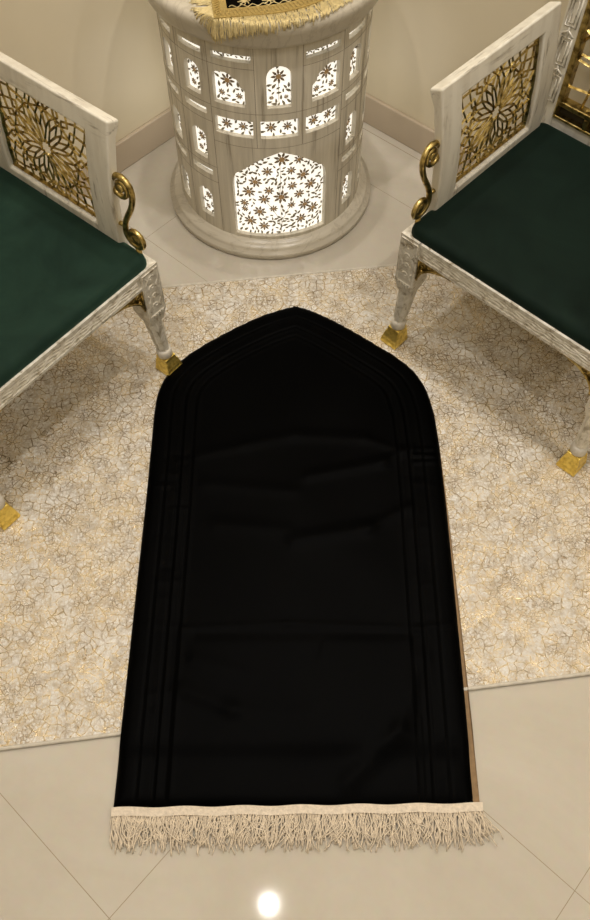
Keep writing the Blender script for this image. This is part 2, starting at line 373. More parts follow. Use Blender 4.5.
# tan backing, a touch rotated so it peeps out along the lower right side
b = bmesh.new()
pts = [(x, y) for x, y in zip(rx[::30], ry[::30])] + [(x, y) for x, y in zip(lx_[::30][::-1], ly_[::30][::-1])]
pp = []
for x, y in pts:
    k = max(0, min(1, (1.0 - y) / .75)); pp.append((x + (.0115 * k if x > 0 else .004) - (0 if x > 0 else 0), y - .83))
prism(b, pp, 0, .0035, lambda a, c, d: (a, c, d + float(drop(c + .83)))); obj('backing', b, M['kraft'], pm)
# hem and fringe
b = bmesh.new()
hem = [(-.337 + .683 * k / 80, .219 + .008 * k / 80 + .0012 * math.sin(k * .5)) for k in range(81)]
up = [b.verts.new((x, y + .006 - .83, .0085)) for x, y in hem]; lo = [b.verts.new((x, y - .009 - .83, .0045)) for x, y in hem]; lb = [b.verts.new((x, y - .010 - .83, -.004)) for x, y in hem]; ub = [b.verts.new((x, y + .006 - .83, -.004)) for x, y in hem]
for k in range(80):
    for A, B in ((up, lo), (lo, lb), (lb, ub), (ub, up)): b.faces.new((A[k], A[k + 1], B[k + 1], B[k]))
for k in (0, 80): b.faces.new((up[k], lo[k], lb[k], ub[k]))
obj('hem', b, M['cream'], pm)
b = bmesh.new()
for k in range(620):
    u = (k + random.random()) / 620; x = -.337 + .683 * u; y = .211 + .008 * u
    ln = random.uniform(.044, .069); dx = random.gauss(0, .010) + (.022 * max(0, (u - .93) / .07)) ; ph = random.random() * 6; am = random.uniform(.0008, .0035); z0 = random.uniform(-.002, .004); z1 = random.uniform(-.0055, .003)
    edge_strand = u < .05
    if edge_strand: dx = abs(dx) * .3
    pts = []
    if u > .97: ln *= random.uniform(.6, 1)
    curl = random.gauss(0, .012)
    if edge_strand: curl = abs(curl) * .6
    for s in range(8):
        q = s / 7
        pts.append((x + dx * q + curl * q * q + am * math.sin(ph + q * 9), y - ln * (q - .18 * q * q * abs(curl) / .012) - .83, z0 + (z1 - z0) * q + .003 * math.sin(q * 3.1) * (k % 3) - .004 * 0))
    tube(b, pts, random.uniform(.00085, .0013), 5)
fr = obj('fringe', b, M['fringe'], pm, True); fr['kind'] = 'stuff'

# ------------------------------------------------------------------ lit round pedestal
PC = (-.07, 1.886); RB = .25
ped = thing('round_pedestal', 'round beige cylindrical pedestal with backlit floral lattice windows standing in the corner', 'pedestal', (*PC, 0))
def cy(th, z, r): a = R_(th); return (r * math.sin(a), -r * math.cos(a), z)
b = bmesh.new(); lathe(b, [(0, 0), (.280, 0), (.285, .004), (.286, .016), (.285, .020), (.276, .022), (.275, .029), (.271, .034), (.262, .036), (.256, .040), (.250, .044), (0, .044)], 128); obj('plinth_ring', b, M['stone'], ped, True)
b = bmesh.new(); lathe(b, [(0, .594), (.255, .594), (.263, .596), (.270, .602), (.275, .612), (.278, .624), (.281, .630), (.285, .642), (.284, .653), (.278, .660), (.270, .662), (0, .662)], 128); obj('tabletop', b, M['stone'], ped, True)
def arc(cx, cz, rx_, rz_, a0, a1, n): return [(cx + rx_ * math.cos(R_(a0 + (a1 - a0) * k / n)), cz + rz_ * math.sin(R_(a0 + (a1 - a0) * k / n))) for k in range(n + 1)]
def rect(a, c, z0, z1): return [(a, z0), (c, z0), (c, z1), (a, z1)]
def arch(a, c, z0, zs, z1):   # round/ogee topped window
    m_ = (a + c) / 2; hw = (c - a) / 2
    return [(a, z0), (c, z0)] + [(m_ + hw * math.cos(R_(t)), zs + (z1 - zs) * math.sin(R_(t)) ** .9) for t in range(0, 181, 12)]
def big(a, c, z0, zs, z1):
    m_ = (a + c) / 2; hw = (c - a) / 2; pts = [(a, z0), (c, z0), (c, zs - .035)]
    for k in range(1, 7): t = k / 6; pts.append((c - hw * .17 * (1 - math.cos(t * math.pi / 2)), zs - .035 + .051 * math.sin(t * math.pi / 2)))
    for k in range(1, 9): t = k / 8; pts.append((c - hw * (.17 + .83 * t), zs + .016 + (z1 - zs - .016) * (t ** 1.0) + .009 * math.sin(t * math.pi)))
    return pts + [(2 * m_ - x, z) for x, z in pts[2:-1]][::-1]
def ogee(a, c, z0, z1, side):   # half arch with cusps stepping down away from the outer side
    w_ = c - a; pts = [(0, z0), (w_, z0), (w_, z0 + (z1 - z0) * .50), (w_ * .93, z0 + (z1 - z0) * .58), (w_ * .86, z0 + (z1 - z0) * .62), (w_ * .84, z0 + (z1 - z0) * .74), (w_ * .76, z0 + (z1 - z0) * .84), (w_ * .66, z0 + (z1 - z0) * .86), (w_ * .56, z0 + (z1 - z0) * .96), (w_ * .42, z1), (w_ * .14, z0 + (z1 - z0) * .97), (w_ * .03, z0 + (z1 - z0) * .92), (0, z0 + (z1 - z0) * .84)]
    return [(a + x, z) for x, z in pts] if side < 0 else [(c - x, z) for x, z in pts][::-1]
groups = []
for g in range(3):
    o_ = 8.1 + g * 120
    H = [('big', big(o_ - 28.3, o_ + 28.3, .054, .243, .322)),
         ('arch', arch(o_ - 6.5, o_ + 6.5, .443, .515, .546)),
         ('ogee', ogee(o_ - 35.2, o_ - 17.8, .443, .524, -1)), ('ogee', ogee(o_ + 17.8, o_ + 35.2, .443, .524, 1)),
         ('slot', rect(o_ - 35, o_ - 14, .553, .569)), ('slot', rect(o_ + 14, o_ + 35, .553, .569)),
         ('row', rect(o_ - 35.8, o_ - 14.3, .362, .407)), ('row', rect(o_ - 10.4, o_ + 10.4, .362, .409)), ('row', rect(o_ + 14.3, o_ + 35.8, .362, .407))]
    groups.append((o_ - 37.4, o_ + 37.4, H))
    for j in range(2):
        c0 = o_ + 37.5 + 11.25 + 22.5 * j
        H = []
        for z0, z1 in ((.446, .524), (.268, .350), (.078, .168)): H.append(('narrow', arch(c0 - 5.3, c0 + 5.3, z0, z1 - .022, z1)))
        for z0, z1 in ((.553, .568), (.401, .417), (.223, .239)): H.append(('thin', rect(c0 - 7.8, c0 + 7.8, z0, z1)))
        groups.append((c0 - 11.15, c0 + 11.15, H))
def fill2d(outer, holes, step=2.5):
    bm = bmesh.new(); E = []
    for loop in [outer] + holes:
        vs = [bm.verts.new((x, z, 0)) for x, z in loop]
        E += [bm.edges.new((vs[i], vs[(i + 1) % len(vs)])) for i in range(len(vs))]
    bmesh.ops.triangle_fill(bm, use_beauty=True, use_dissolve=False, edges=E)
    xs = [p[0] for p in outer]; x = math.floor(min(xs) / step) * step + step
    while x < max(xs):
        bmesh.ops.bisect_plane(bm, geom=bm.verts[:] + bm.edges[:] + bm.faces[:], plane_co=(x, 0, 0), plane_no=(1, 0, 0)); x += step
    return bm
def bend(bm, r0, r1, name, m, parent, bevel=0):
    ge = bmesh.ops.extrude_face_region(bm, geom=bm.faces[:])
    top = set(v for v in ge['geom'] if isinstance(v, bmesh.types.BMVert))
    for v in bm.verts: v.co = cy(v.co.x, v.co.y, r1 if v in top else r0)
    return obj(name, bm, m, parent)
frng = random.Random(11)
def flower(bp, bh, th, z, r, R0, n=8):
    k = 180 / (math.pi * R0)
    def pt(a, rad, rr): return cy(th + k * rad * math.cos(a), z + rad * math.sin(a), rr)
    a0 = frng.random()
    for i in range(n):
        a = a0 + 2 * math.pi * i / n; wd = .40
        q = [(r * .22, 0), (r * .55, -wd), (r * .82, -wd * .45), (r * 1.0, 0), (r * .82, wd * .45), (r * .55, wd)]
        lo = [bp.verts.new(pt(a + da * .8, rad, R0)) for rad, da in q]; hi = [bp.verts.new(pt(a + da * .8, rad, R0 + .0012)) for rad, da in q]
        bp.faces.new(hi)
        for j in range(6): bp.faces.new((lo[j], lo[(j + 1) % 6], hi[(j + 1) % 6], hi[j]))
    vs = [bh.verts.new(pt(2 * math.pi * j / 10, r * .36, R0 + .0016)) for j in range(10)]; bh.faces.new(vs)
def leaf(bl, th, z, r, ang, R0, wd=.42):
    k = 180 / (math.pi * R0)
    q = [(-1, 0), (-.4, wd), (.3, wd * .8), (1, 0), (.3, -wd * .8), (-.4, -wd)]
    ca, sa = math.cos(ang), math.sin(ang)
    P2 = [(r * (x * ca - y * sa), r * (x * sa + y * ca)) for x, y in q]
    lo = [bl.verts.new(cy(th + k * x, z + y, R0)) for x, y in P2]; hi = [bl.verts.new(cy(th + k * x, z + y, R0 + .001)) for x, y in P2]
    bl.faces.new(hi)
    for j in range(6): bl.faces.new((lo[j], lo[(j + 1) % 6], hi[(j + 1) % 6], hi[j]))
def inside(p, poly):
    c = False; n = len(poly)
    for i in range(n):
        (x1, y1), (x2, y2) = poly[i], poly[(i + 1) % n]
        if (y1 > p[1]) != (y2 > p[1]) and p[0] < (x2 - x1) * (p[1] - y1) / (y2 - y1) + x1: c = not c
    return c
RG = RB - .0115
def decorate(kind, poly, par):
    if kind in ('thin',): return
    bp, bh, bl = bmesh.new(), bmesh.new(), bmesh.new(); xs = [p[0] for p in poly]; zs = [p[1] for p in poly]
    x0, x1, z0, z1 = min(xs), max(xs), min(zs), max(zs); m_ = (x0 + x1) / 2; F = []; mm = 180 / (math.pi * RG)
    if kind == 'big':
        src = [(300, 95, 1.25), (170, 190, 1.1), (135, 235, 1.1), (405, 175, 1.15), (445, 225, 1.1), (295, 270, 1.3), (210, 275, 1), (385, 265, .9), (185, 335, 1.1), (415, 320, 1.1), (460, 345, 1.1), (135, 380, 1.1), (395, 390, 1), (205, 410, .95), (230, 145, .9), (345, 150, .8), (385, 103, .9), (350, 222, .85), (235, 235, .85), (110, 290, .8), (345, 315, .7), (255, 325, .7), (110, 320, .6)]
        for x, y, s in src:
            u = (x - 292) / 222; F.append((m_ + u * 27.5, .056 + (452 - y - 22 * u * u) / 395 * .262, .0165 * s))
        for a, c, dx in ((.06, .30, 0), (.06, .16, 6), (.06, .16, -6), (.16, .24, 3), (.16, .24, -3)):
            tube(bl, [cy(m_ + dx * (q / 8) ** 2 * 1.4, a + (c - a) * q / 8, RG + .0006) for q in range(9)], .0006, 4)
    elif kind == 'row': F = [(x0 + (x1 - x0) * .27, (z0 + z1) / 2, .0145), (x0 + (x1 - x0) * .72, (z0 + z1) / 2, .0125)]
    elif kind == 'arch': F = [(m_, z0 + (z1 - z0) * .70, .018), (m_ - 4, z0 + .02, .006), (m_ + 4, z0 + .02, .006)]; tube(bl, [cy(m_, z0 + .004 + .056 * q / 4, RG + .0006) for q in range(5)], .0008, 4)
    elif kind == 'ogee':
        s = -1 if poly[0][0] < poly[1][0] and abs(poly[2][0] - x1) < .01 and poly[2][1] < z0 + .05 else 1
        F = [(m_ + s * 1.2, z0 + (z1 - z0) * .68, .018), (m_ - 5, z0 + .022, .009), (m_ + 5, z0 + .02, .009)]
    elif kind == 'narrow': F = [(m_, z0 + (z1 - z0) * .62, .0125), (m_ - 1.5, z0 + .016, .009)]
    elif kind == 'slot': F = []
    F = [f for f in F if inside((f[0], f[1]), poly)]
    for th, z, r in F: flower(bp, bh, th, z, r, RG + .0002)
    pts = [(f[0], f[1], f[2]) for f in F]
    rl = .0066 if kind != 'slot' else .0045
    n_try = 3000 if kind == 'big' else 500
    for _ in range(n_try):
        x, z = frng.uniform(x0, x1), frng.uniform(z0, z1)
        if not all(inside((x + dx, z + dz), poly) for dx, dz in ((1, 0), (-1, 0), (0, .003), (0, -.003))): continue
        if any(math.hypot((x - a) / mm, z - c) < r + (rl * 1.0 if r > .006 else rl * .78) for a, c, r in pts): continue
        leaf(bl, x, z, rl * frng.uniform(.75, 1.2), frng.uniform(0, math.pi), RG + .0002); pts.append((x, z, rl * .58))
    me = bpy.data.meshes.new('floral_inlay'); big_ = bmesh.new(); 
    for mi, q in enumerate((bp, bh, bl)):
        bmesh.ops.recalc_face_normals(q, faces=q.faces[:])
        for f in q.faces: f.material_index = mi
        tmp = bpy.data.meshes.new('tmp'); q.to_mesh(tmp); big_.from_mesh(tmp); q.free(); bpy.data.meshes.remove(tmp)
    big_.to_mesh(me); big_.free()
    for k in ('petal', 'heart', 'leaf'): me.materials.append(M[k])
    o = bpy.data.objects.new('floral_inlay', me); COL.objects.link(o); o.parent = par; o['label'] = 'brown and amber inlaid flowers and leaves'
for a, c, H in groups:
    bm = fill2d(rect(a, c, .042, .600), [h_[1] for h_ in H]); bend(bm, RB, RB - .020, 'body_panel', M['body'], ped)
    mid = ((a + c) / 2 + 180) % 360 - 180
    for kind, poly in H:
        bm = fill2d(poly, []); pn = bend(bm, RG, RG - .003, 'window_panel', M['glow'], ped)
        pn['label'] = 'backlit white carved panel'
        if abs(mid) < 100: decorate(kind, poly, pn)
# grooves between the veneer pieces
b = bmesh.new()
def strip(th0, th1, z0, z1):
    n = max(1, int(abs(th1 - th0) / 2.5))
    for k in range(n):
        p, q = th0 + (th1 - th0) * k / n, th0 + (th1 - th0) * (k + 1) / n
        A = [b.verts.new(cy(t, z, r)) for t in (p, q) for z in (z0, z1) for r in (RB - .002, RB + .0004)]
        for f in ((0, 1, 3, 2), (4, 6, 7, 5), (0, 4, 5, 1), (2, 3, 7, 6), (0, 2, 6, 4), (1, 5, 7, 3)): b.faces.new([A[i] for i in f])
g = .13
for gi in range(3):
    o_ = 8.1 + gi * 120
    for t in (-12.5, 12.5): strip(o_ + t - g, o_ + t + g, .335, .598)
    for t in (-37.5, 37.5, 60): strip(o_ + t - g, o_ + t + g, .044, .598)
    for t0, t1, z in ((-37.5, 37.5, .335), (-37.5, 37.5, .427), (-37.5, -12.5, .538), (12.5, 37.5, .538), (37.5, 82.5, .538), (37.5, 82.5, .432), (37.5, 82.5, .385), (37.5, 82.5, .253), (37.5, 82.5, .205)): strip(o_ + t0, o_ + t1, z - .0004, z + .0004)
obj('groove', b, M['groove'], ped)

# ------------------------------------------------------------------ small prayer mat draped on the pedestal
sa = R_(8); sm = thing('folded_prayer_mat', 'small black and gold embroidered cloth with gold fringe laid on the round pedestal', 'prayer mat', (-.163, 1.614, .6625), sa)
def warp(o):
    for v in o.data.vertices:
        x = max(0, v.co.x - .11); v.co.y += 2.4 * x * x
    return o
SW, SH = .345, .30
def smz(x, y): return .004
b = bmesh.new()
def ebox(x0, x1, y0, y1, z0, z1, n=24):
    for k in range(n): box(b, x0 + (x1 - x0) * k / n, x0 + (x1 - x0) * (k + 1) / n, y0, y1, z0, z1)
    bmesh.ops.remove_doubles(b, verts=b.verts[:], dist=1e-6)
ebox(.028, SW - .028, .028, SH, 0, .0050); warp(obj('embroidered_cloth', b, M['black'], sm))
b = bmesh.new()
ebox(0, SW, 0, .029, 0, .0062); box(b, 0, .029, .029, SH, 0, .0062); box(b, SW - .029, SW, .029, SH, 0, .0062)
for k in range(40):
    x = .006 + k * (SW - .012) / 39; tube(b, [(x - .004, .004, .0065), (x, .014, .0075), (x + .004, .025, .0065)], .0009, 4); tube(b, [(x + .004, .004, .0065), (x, .014, .0075), (x - .004, .025, .0065)], .0009, 4)
for k in range(36):
    y = .012 + k * (SH - .02) / 35
    for xx in (.0095, SW - .0095): tube(b, [(xx - .006, y - .003, .0065), (xx, y, .0075), (xx + .006, y + .003, .0065)], .0009, 4)
warp(obj('gold_braid_border', b, M['braid'], sm))
for fx, fy, fr_ in ((.066, .050, .013), (.118, .048, .015), (.172, .050, .014), (.226, .048, .014), (.278, .051, .013), (.055, .09, .012), (.055, .14, .012), (.172, .14, .05), (.290, .09, .012), (.290, .14, .012), (.09, .21, .014), (.25, .21, .014)):
    b = bmesh.new()
    for i in range(8):
        a = i * math.pi / 4
        tube(b, [(fx, fy, .0054), (fx + fr_ * .7 * math.cos(a + .25), fy + fr_ * .7 * math.sin(a + .25), .0066), (fx + fr_ * math.cos(a), fy + fr_ * math.sin(a), .0056)], .0011, 5)
    tube(b, [(fx + fr_ * .3 * math.cos(t * .8), fy + fr_ * .3 * math.sin(t * .8), .006) for t in range(8)], .001, 5, closed=True)
    warp(obj('embroidered_flower', b, M['goldthread'], sm))
b = bmesh.new(); tube(b, [(.034 + .277 * q / 90, .0345 + .004 * math.sin(q * .9), .006) for q in range(91)], .0010, 4); warp(obj('embroidered_vine', b, M['goldthread'], sm))
b = bmesh.new()
ca, sa_ = math.cos(sa), math.sin(sa)
def over(x, y):   # local height of the surface below (pedestal rim)
    y = y + 2.4 * max(0, x - .11) ** 2; wx, wy = -.163 + x * ca - y * sa_, 1.614 + x * sa_ + y * ca
    return math.hypot(wx - PC[0], wy - PC[1])
def strand(x, y, dx, dy, ln):
    pts = []; px_, py_, pz = x, y, .004
    n = 7
    for s in range(n + 1):
        pts.append((px_, py_, pz))
        st = ln / n; rr = over(px_, py_)
        dn = 0 if rr < .274 else min(1, (rr - .272) / .014)
        if pz < -.06: dn = 0
        px_ += dx * st * (1 - dn * .8) + random.gauss(0, .0008); py_ += dy * st * (1 - dn * .8) + random.gauss(0, .0008); pz += -st * dn * .95 + (-.0006 if dn == 0 and pz > .0025 else 0)
    tube(b, pts, random.uniform(.0007, .0011), 4)
for k in range(420):
    x = random.uniform(0, SW); a = random.gauss(-math.pi / 2, .22); strand(x, random.uniform(0, .003), math.cos(a), math.sin(a), random.uniform(.040, .052))
for k in range(330):
    y = random.uniform(0, SH); a = random.gauss(math.pi, .22); strand(random.uniform(0, .003), y, math.cos(a), math.sin(a), random.uniform(.034, .046))
for k in range(330):
    y = random.uniform(0, SH); a = random.gauss(0, .22); strand(SW - random.uniform(0, .003), y, math.cos(a), math.sin(a), random.uniform(.034, .046))
for k in range(50):
    a = random.uniform(math.pi, 1.5 * math.pi); strand(.001, .001, math.cos(a), math.sin(a), random.uniform(.036, .046))
f2 = warp(obj('gold_fringe', b, M['goldthread'], sm, True)); f2['kind'] = 'stuff'

# ------------------------------------------------------------------ armchairs
def clip(p, q, w_, h_):
    t0, t1 = 0., 1.; dx, dy = q[0] - p[0], q[1] - p[1]
    for pp_, qq in ((-dx, p[0]), (dx, w_ - p[0]), (-dy, p[1]), (dy, h_ - p[1])):
        if abs(pp_) < 1e-12:
            if qq < 0: return None
        else:
            r = qq / pp_
            if pp_ < 0: t0 = max(t0, r)
            else: t1 = min(t1, r)
    if t0 >= t1: return None
    return (p[0] + dx * t0, p[1] + dy * t0), (p[0] + dx * t1, p[1] + dy * t1)
def lattice(w_, h_, s=1.0, n=12):
    cx_, cz_ = w_ / 2, h_ / 2; st = 360 / n; segs = []
    def P_(r, a): return (cx_ + s * r * math.cos(R_(a)), cz_ + s * r * math.sin(R_(a)))
    for k in range(n):
        a = k * st
        for sg in (1, -1):
            segs += [(P_(.0195, a), P_(.0125, a + sg * st / 2)), (P_(.0195, a), P_(.046, a + sg * st * .30)),
                     (P_(.046, a + sg * st * .30), P_(.066, a + sg * st * .5)), (P_(.046, a + sg * st * .3), P_(.072, a)),
                     (P_(.066, a + sg * st * .5), P_(.090, a + sg * st * .08)), (P_(.072, a), P_(.094, a + sg * st * .42)),
                     (P_(.090, a + sg * st * .08), P_(.118, a + sg * st * .5)), (P_(.094, a + sg * st * .42), P_(.118, a)),
                     (P_(.118, a), P_(.142, a + sg * st * .35)), (P_(.118, a + sg * st * .5), P_(.150, a + sg * st * .1)),
                     (P_(.142, a + sg * st * .35), P_(.178, a)), (P_(.150, a + sg * st * .1), P_(.19, a + sg * st * .5))]
        segs.append((P_(.082, a), P_(.082, a + st)))
    out = []
    for p, q in segs:
        c_ = clip(p, q, w_, h_)
        if c_ and math.hypot(c_[0][0] - c_[1][0], c_[0][1] - c_[1][1]) > .002: out.append(c_)
    return out
def bars(bm, segs, f, wd, dep):
    for (x0, y0), (x1, y1) in segs:
        L = math.hypot(x1 - x0, y1 - y0); ux, uy = (x1 - x0) / L, (y1 - y0) / L; px_, py_ = -uy * wd / 2, ux * wd / 2
        jt = random.uniform(-.0006, .0006)
        # roof-shaped bar: base two, ridge one, on both sides
        A = [f(x0 + px_, y0 + py_, jt), f(x0, y0, dep / 2 + jt), f(x0 - px_, y0 - py_, jt), f(x0, y0, -dep / 2 + jt)]
        B = [f(x1 + px_, y1 + py_, jt), f(x1, y1, dep / 2 + jt), f(x1 - px_, y1 - py_, jt), f(x1, y1, -dep / 2 + jt)]
        A = [bm.verts.new(v) for v in A]; B = [bm.verts.new(v) for v in B]
        for i in range(4): bm.faces.new((A[i], A[(i + 1) % 4], B[(i + 1) % 4], B[i]))
        bm.faces.new(A[::-1]); bm.faces.new(B)
HWD = .285; ZS = .36
def xo(z):     # outward lean of the arm, S curve (inner face x at height z)
    t = max(0, (z - .37) / .30)
    return .258 + .019 * t ** 1.6 - .007 * math.sin(min(1, t * .95) * math.pi)
def cushion_mesh(bm, x0, x1, y0, y1, z0, z1, r, dome):
    nx, ny = 44, 40
    def co(u, v):  # u,v in -1..1 on the squircle
        cx_, cy_ = (x0 + x1) / 2, (y0 + y1) / 2; hx, hy = (x1 - x0) / 2, (y1 - y0) / 2
        X_, Y_ = u * hx, v * hy
        rc_ = .024
        ax, ay = abs(X_) - (hx - rc_), abs(Y_) - (hy - rc_)
        if ax > 0 and ay > 0:
            m_ = max(ax, ay); l_ = math.hypot(ax, ay); f = m_ / l_
            ax, ay = ax * f, ay * f; X_ = math.copysign(hx - rc_ + ax, X_); Y_ = math.copysign(hy - rc_ + ay, Y_); e = rc_ - m_
        else: e = min(hx - abs(X_), hy - abs(Y_))
        z = z1 - r + math.sqrt(max(0, r * r - (r - min(e, r)) ** 2)) + dome * (1 - u ** 4) * (1 - v ** 4)
        return (cx_ + X_, cy_ + Y_, z)
    sp_ = lambda k, n: math.copysign(1 - (1 - abs(2 * k / n - 1)) ** 1.6, 2 * k / n - 1)
    G = [[bm.verts.new(co(sp_(i, nx), sp_(j, ny))) for i in range(nx + 1)] for j in range(ny + 1)]
    for j in range(ny):
        for i in range(nx): bm.faces.new((G[j][i], G[j][i + 1], G[j + 1][i + 1], G[j + 1][i]))
    be = [e for e in bm.edges if e.is_boundary]; r2 = bmesh.ops.extrude_edge_only(bm, edges=be)
    for v in [e for e in r2['geom'] if isinstance(e, bmesh.types.BMVert)]: v.co.z = z0
    bmesh.ops.holes_fill(bm, edges=[e for e in bm.edges if e.is_boundary])
def make_chair(label, loc, rz, seat_velvet='velvet'):
    t = thing('armchair', label, 'armchair', loc, rz, 'armchairs beside the mat')
    D = .545
    # seat rails
    def rail(p0, p1, nrm, name='seat_rail'):
        b = bmesh.new(); p0 = Vector(p0); p1 = Vector(p1); d = (p1 - p0).normalized(); L = (p1 - p0).length; n_ = Vector(nrm)
        def f(a, z, o_): q = p0 + d * a + n_ * o_; return (q.x, q.y, z)
        prism(b, [(0, .316), (L, .316), (L, ZS), (0, ZS)], -.030, 0, f)
        for z0, z1, o_ in ((.352, .360, .003), (.316, .323, .003)): prism(b, [(0, z0), (L, z0), (L, z1), (0, z1)], 0, o_, f)
        rr = random.Random(4)
        for zc, ph in ((.3445, 0), (.338, 1.4), (.331, 2.6)):
            K = int(L / .006); tube(b, [f(.01 + (L - .02) * k / K, zc + .0018 * math.sin(k * .9 + ph) + rr.gauss(0, .0004), .0006) for k in range(K + 1)], .0016, 5)
        obj(name, b, M['silver'], t)
    rail((-HWD + .05, .003, 0), (HWD - .05, .003, 0), (0, -1, 0))
    rail((-HWD + .003, D - .045, 0), (-HWD + .003, .05, 0), (-1, 0, 0)); rail((HWD - .003, .05, 0), (HWD - .003, D - .045, 0), (1, 0, 0))
    rail((HWD - .05, D - .003, 0), (-HWD + .05, D - .003, 0), (0, 1, 0))
    b = bmesh.new(); box(b, -HWD + .03, HWD - .03, .03, D - .03, .325, .350); obj('seat_base', b, M['white'], t)
    # legs
    for sx in (-1, 1):
        for yb in (0, 1):
            cx_, cy_ = sx * (HWD - .026), (.026 if not yb else D - .026)
            b = bmesh.new(); h = .026
            for fx in (0, 1):     # pointed apron faces of the square block
                pass
            box(b, cx_ - h, cx_ + h, cy_ - h, cy_ + h, .218, ZS)
            # tapering point under the block
            sec(b, [(.018, .185), (.0258, .218)], 4, math.pi / 4, (cx_, cy_))
            sec(b, [(.0125, .082), (.0150, .12), (.0175, .17), (.0190, .195)], 8, math.pi / 8, (cx_ , cy_))
            for k in range(8):
                a = math.pi / 8 + k * math.pi / 4; tube(b, [(cx_ + r_0 * math.cos(a), cy_ + r_0 * math.sin(a), z) for r_0, z in ((.0138, .084), (.0164, .12), (.0203, .19))], .0016, 5)
            # carved scrolls on the two outward faces
            for nx_, ny_ in ((sx, 0), (0, -1 if not yb else 1)):
                tx, ty = -ny_, nx_
                def F(a, z, o_=.0004): return (cx_ + nx_ * (h + o_) + tx * a, cy_ + ny_ * (h + o_) + ty * a, z)
                tube(b, [F(-.021, .224), F(.021, .224), F(.021, .352), F(-.021, .352)], .0018, 5, closed=True)
                for zc, sg in ((.250, -1), (.278, 1), (.306, -1), (.332, 1)):
                    tube(b, [F(sg * (.010 - .0012 * q) * math.cos(q * .75), zc + (.010 - .0012 * q) * math.sin(q * .75)) for q in range(8)], .0017, 5)
                    tube(b, [F(-sg * .016, zc - .012), F(-sg * .010, zc), F(-sg * .016, zc + .010)], .0016, 5)
                for q in range(-2, 3): tube(b, [F(q * .008, .197 + abs(q) * .006, -.002), F(q * .008, .220)], .0022, 5)
            leg = obj('leg', b, M['silver'], t)
            b = bmesh.new(); lathe(b, [(0, .058), (.015, .058), (.0185, .062), (.0185, .078), (.016, .083), (0, .083)], 24, (cx_, cy_)); obj('ring', b, M['chrome'], leg, True)
            b = bmesh.new()
            zf = .0072 if not yb else 0
            sec(b, [(.0235, zf), (.0240, zf + .002), (.0240, .018), (.022, .022), (.0215, .030), (.0165, .050), (.0165, .059)], 4, math.pi / 4, (cx_, cy_))
            for k in range(4):
                a = math.pi / 4 + k * math.pi / 2; c_, s_ = math.cos(a), math.sin(a); tube(b, [(cx_ + .033 * c_, cy_ + .033 * s_, .012), (cx_ + .024 * c_, cy_ + .024 * s_, .048)], .002, 5)
            obj('gold_foot', b, M['bgold'], leg, bevel=.001)
    for lg in [o for o in t.children if o.name.startswith('leg')]:
        for o in [lg] + list(lg.children):
            sy = -1 if sum(v.co.y for v in o.data.vertices) / len(o.data.vertices) < .2 else 1; sx_ = 1 if o.data.vertices[0].co.x > 0 else -1
            for v in o.data.vertices:
                k = max(0, (.20 - v.co.z) / .20); v.co.y += sy * .022 * k; v.co.x += sx_ * .006 * k
    # gold corner brackets
    def bracket(p, d, n_):
        p = Vector(p); d = Vector(d); n_ = Vector(n_); L, Hh = .088, .062
        def f(a, z, o_): q = p + d * a + n_ * o_; return (q.x, q.y, .316 + z)
        curve = [(L * (1 - math.sin(k / 10 * math.pi / 2)) + .004, -Hh * (1 - math.cos(k / 10 * math.pi / 2)) - .002) for k in range(11)]
        b = bmesh.new(); prism(b, [(0, 0), (L + .004, 0)] + curve + [(0, -Hh - .002)], -.014, -.004, f)
        tube(b, [f(a, z, -.003) for a, z in curve], .0026, 6); tube(b, [f(.003, 0, -.003), f(.003, -Hh, -.003)], .0022, 5); tube(b, [f(0, -.003, -.003), f(L, -.003, -.003)], .0022, 5)
        for a, z, r_0 in ((.013, -.014, .008), (.030, -.010, .006), (.012, -.034, .006), (.045, -.008, .004)):
            tube(b, [f(a + r_0 * math.cos(q) * (1 - q * .12), z + r_0 * math.sin(q) * (1 - q * .12), -.003) for q in [k * .7 for k in range(9)]], .0017, 5)
        obj('corner_bracket', b, M['gold'], t, True)
    for sx in (-1, 1):
        bracket((sx * (HWD - .052), 0, 0), (-sx, 0, 0), (0, -1, 0)); bracket((sx * HWD, .052, 0), (0, 1, 0), (sx, 0, 0))
    # cushion
    b = bmesh.new(); cushion_mesh(b, -.275, .275, .006, .494, .345, .386, .018, .007); obj('seat_cushion', b, M[seat_velvet], t, True)
    # arms
    for sx in (-1, 1):
        TH = .024
        def f(y, z, o_): return (sx * (xo(z) + o_), y - .022 * max(0, (z - .40) / .27), z)
        b = bmesh.new()
        def plate(y0, y1, z0, z1, nz_, o0=0, o1=TH):
            for k in range(nz_):
                a, c = z0 + (z1 - z0) * k / nz_, z0 + (z1 - z0) * (k + 1) / nz_
                vs = [b.verts.new(f(y, z, o_)) for y in (y0, y1) for z in (a, c) for o_ in (o0, o1)]
                for q in ((0, 1, 3, 2), (4, 6, 7, 5), (0, 4, 5, 1), (2, 3, 7, 6), (0, 2, 6, 4), (1, 5, 7, 3)): b.faces.new([vs[i] for i in q])
        yF, yR, gF, gR = .076, .468, .139, .410; zT, gB, gT = .682, .408, .638
        # frame as one swept sheet with a window, cross-section following xo
        zs = [.352 + (gB - .352) * k / 3 for k in range(4)] + [gB + (gT - gB) * k / 12 for k in range(1, 13)] + [gT + (zT - gT) * k / 6 for k in range(1, 7)]
        ys = [yF, gF, gR, yR]; V = {}
        for i, y in enumerate(ys):
            for j, z in enumerate(zs):
                for o_ in (0, 1):
                    q_ = max(0, (z - gT) / (zT - gT)); ext = TH + .008 * q_ * (2 - q_)
                    zz = z - (.013 * q_ if o_ else 0)
                    V[i, j, o_] = b.verts.new(f(y, zz, ext * o_))
        nz_ = len(zs); jb, jt = 3, 15
        hole = lambda i, j: i == 1 and jb <= j < jt
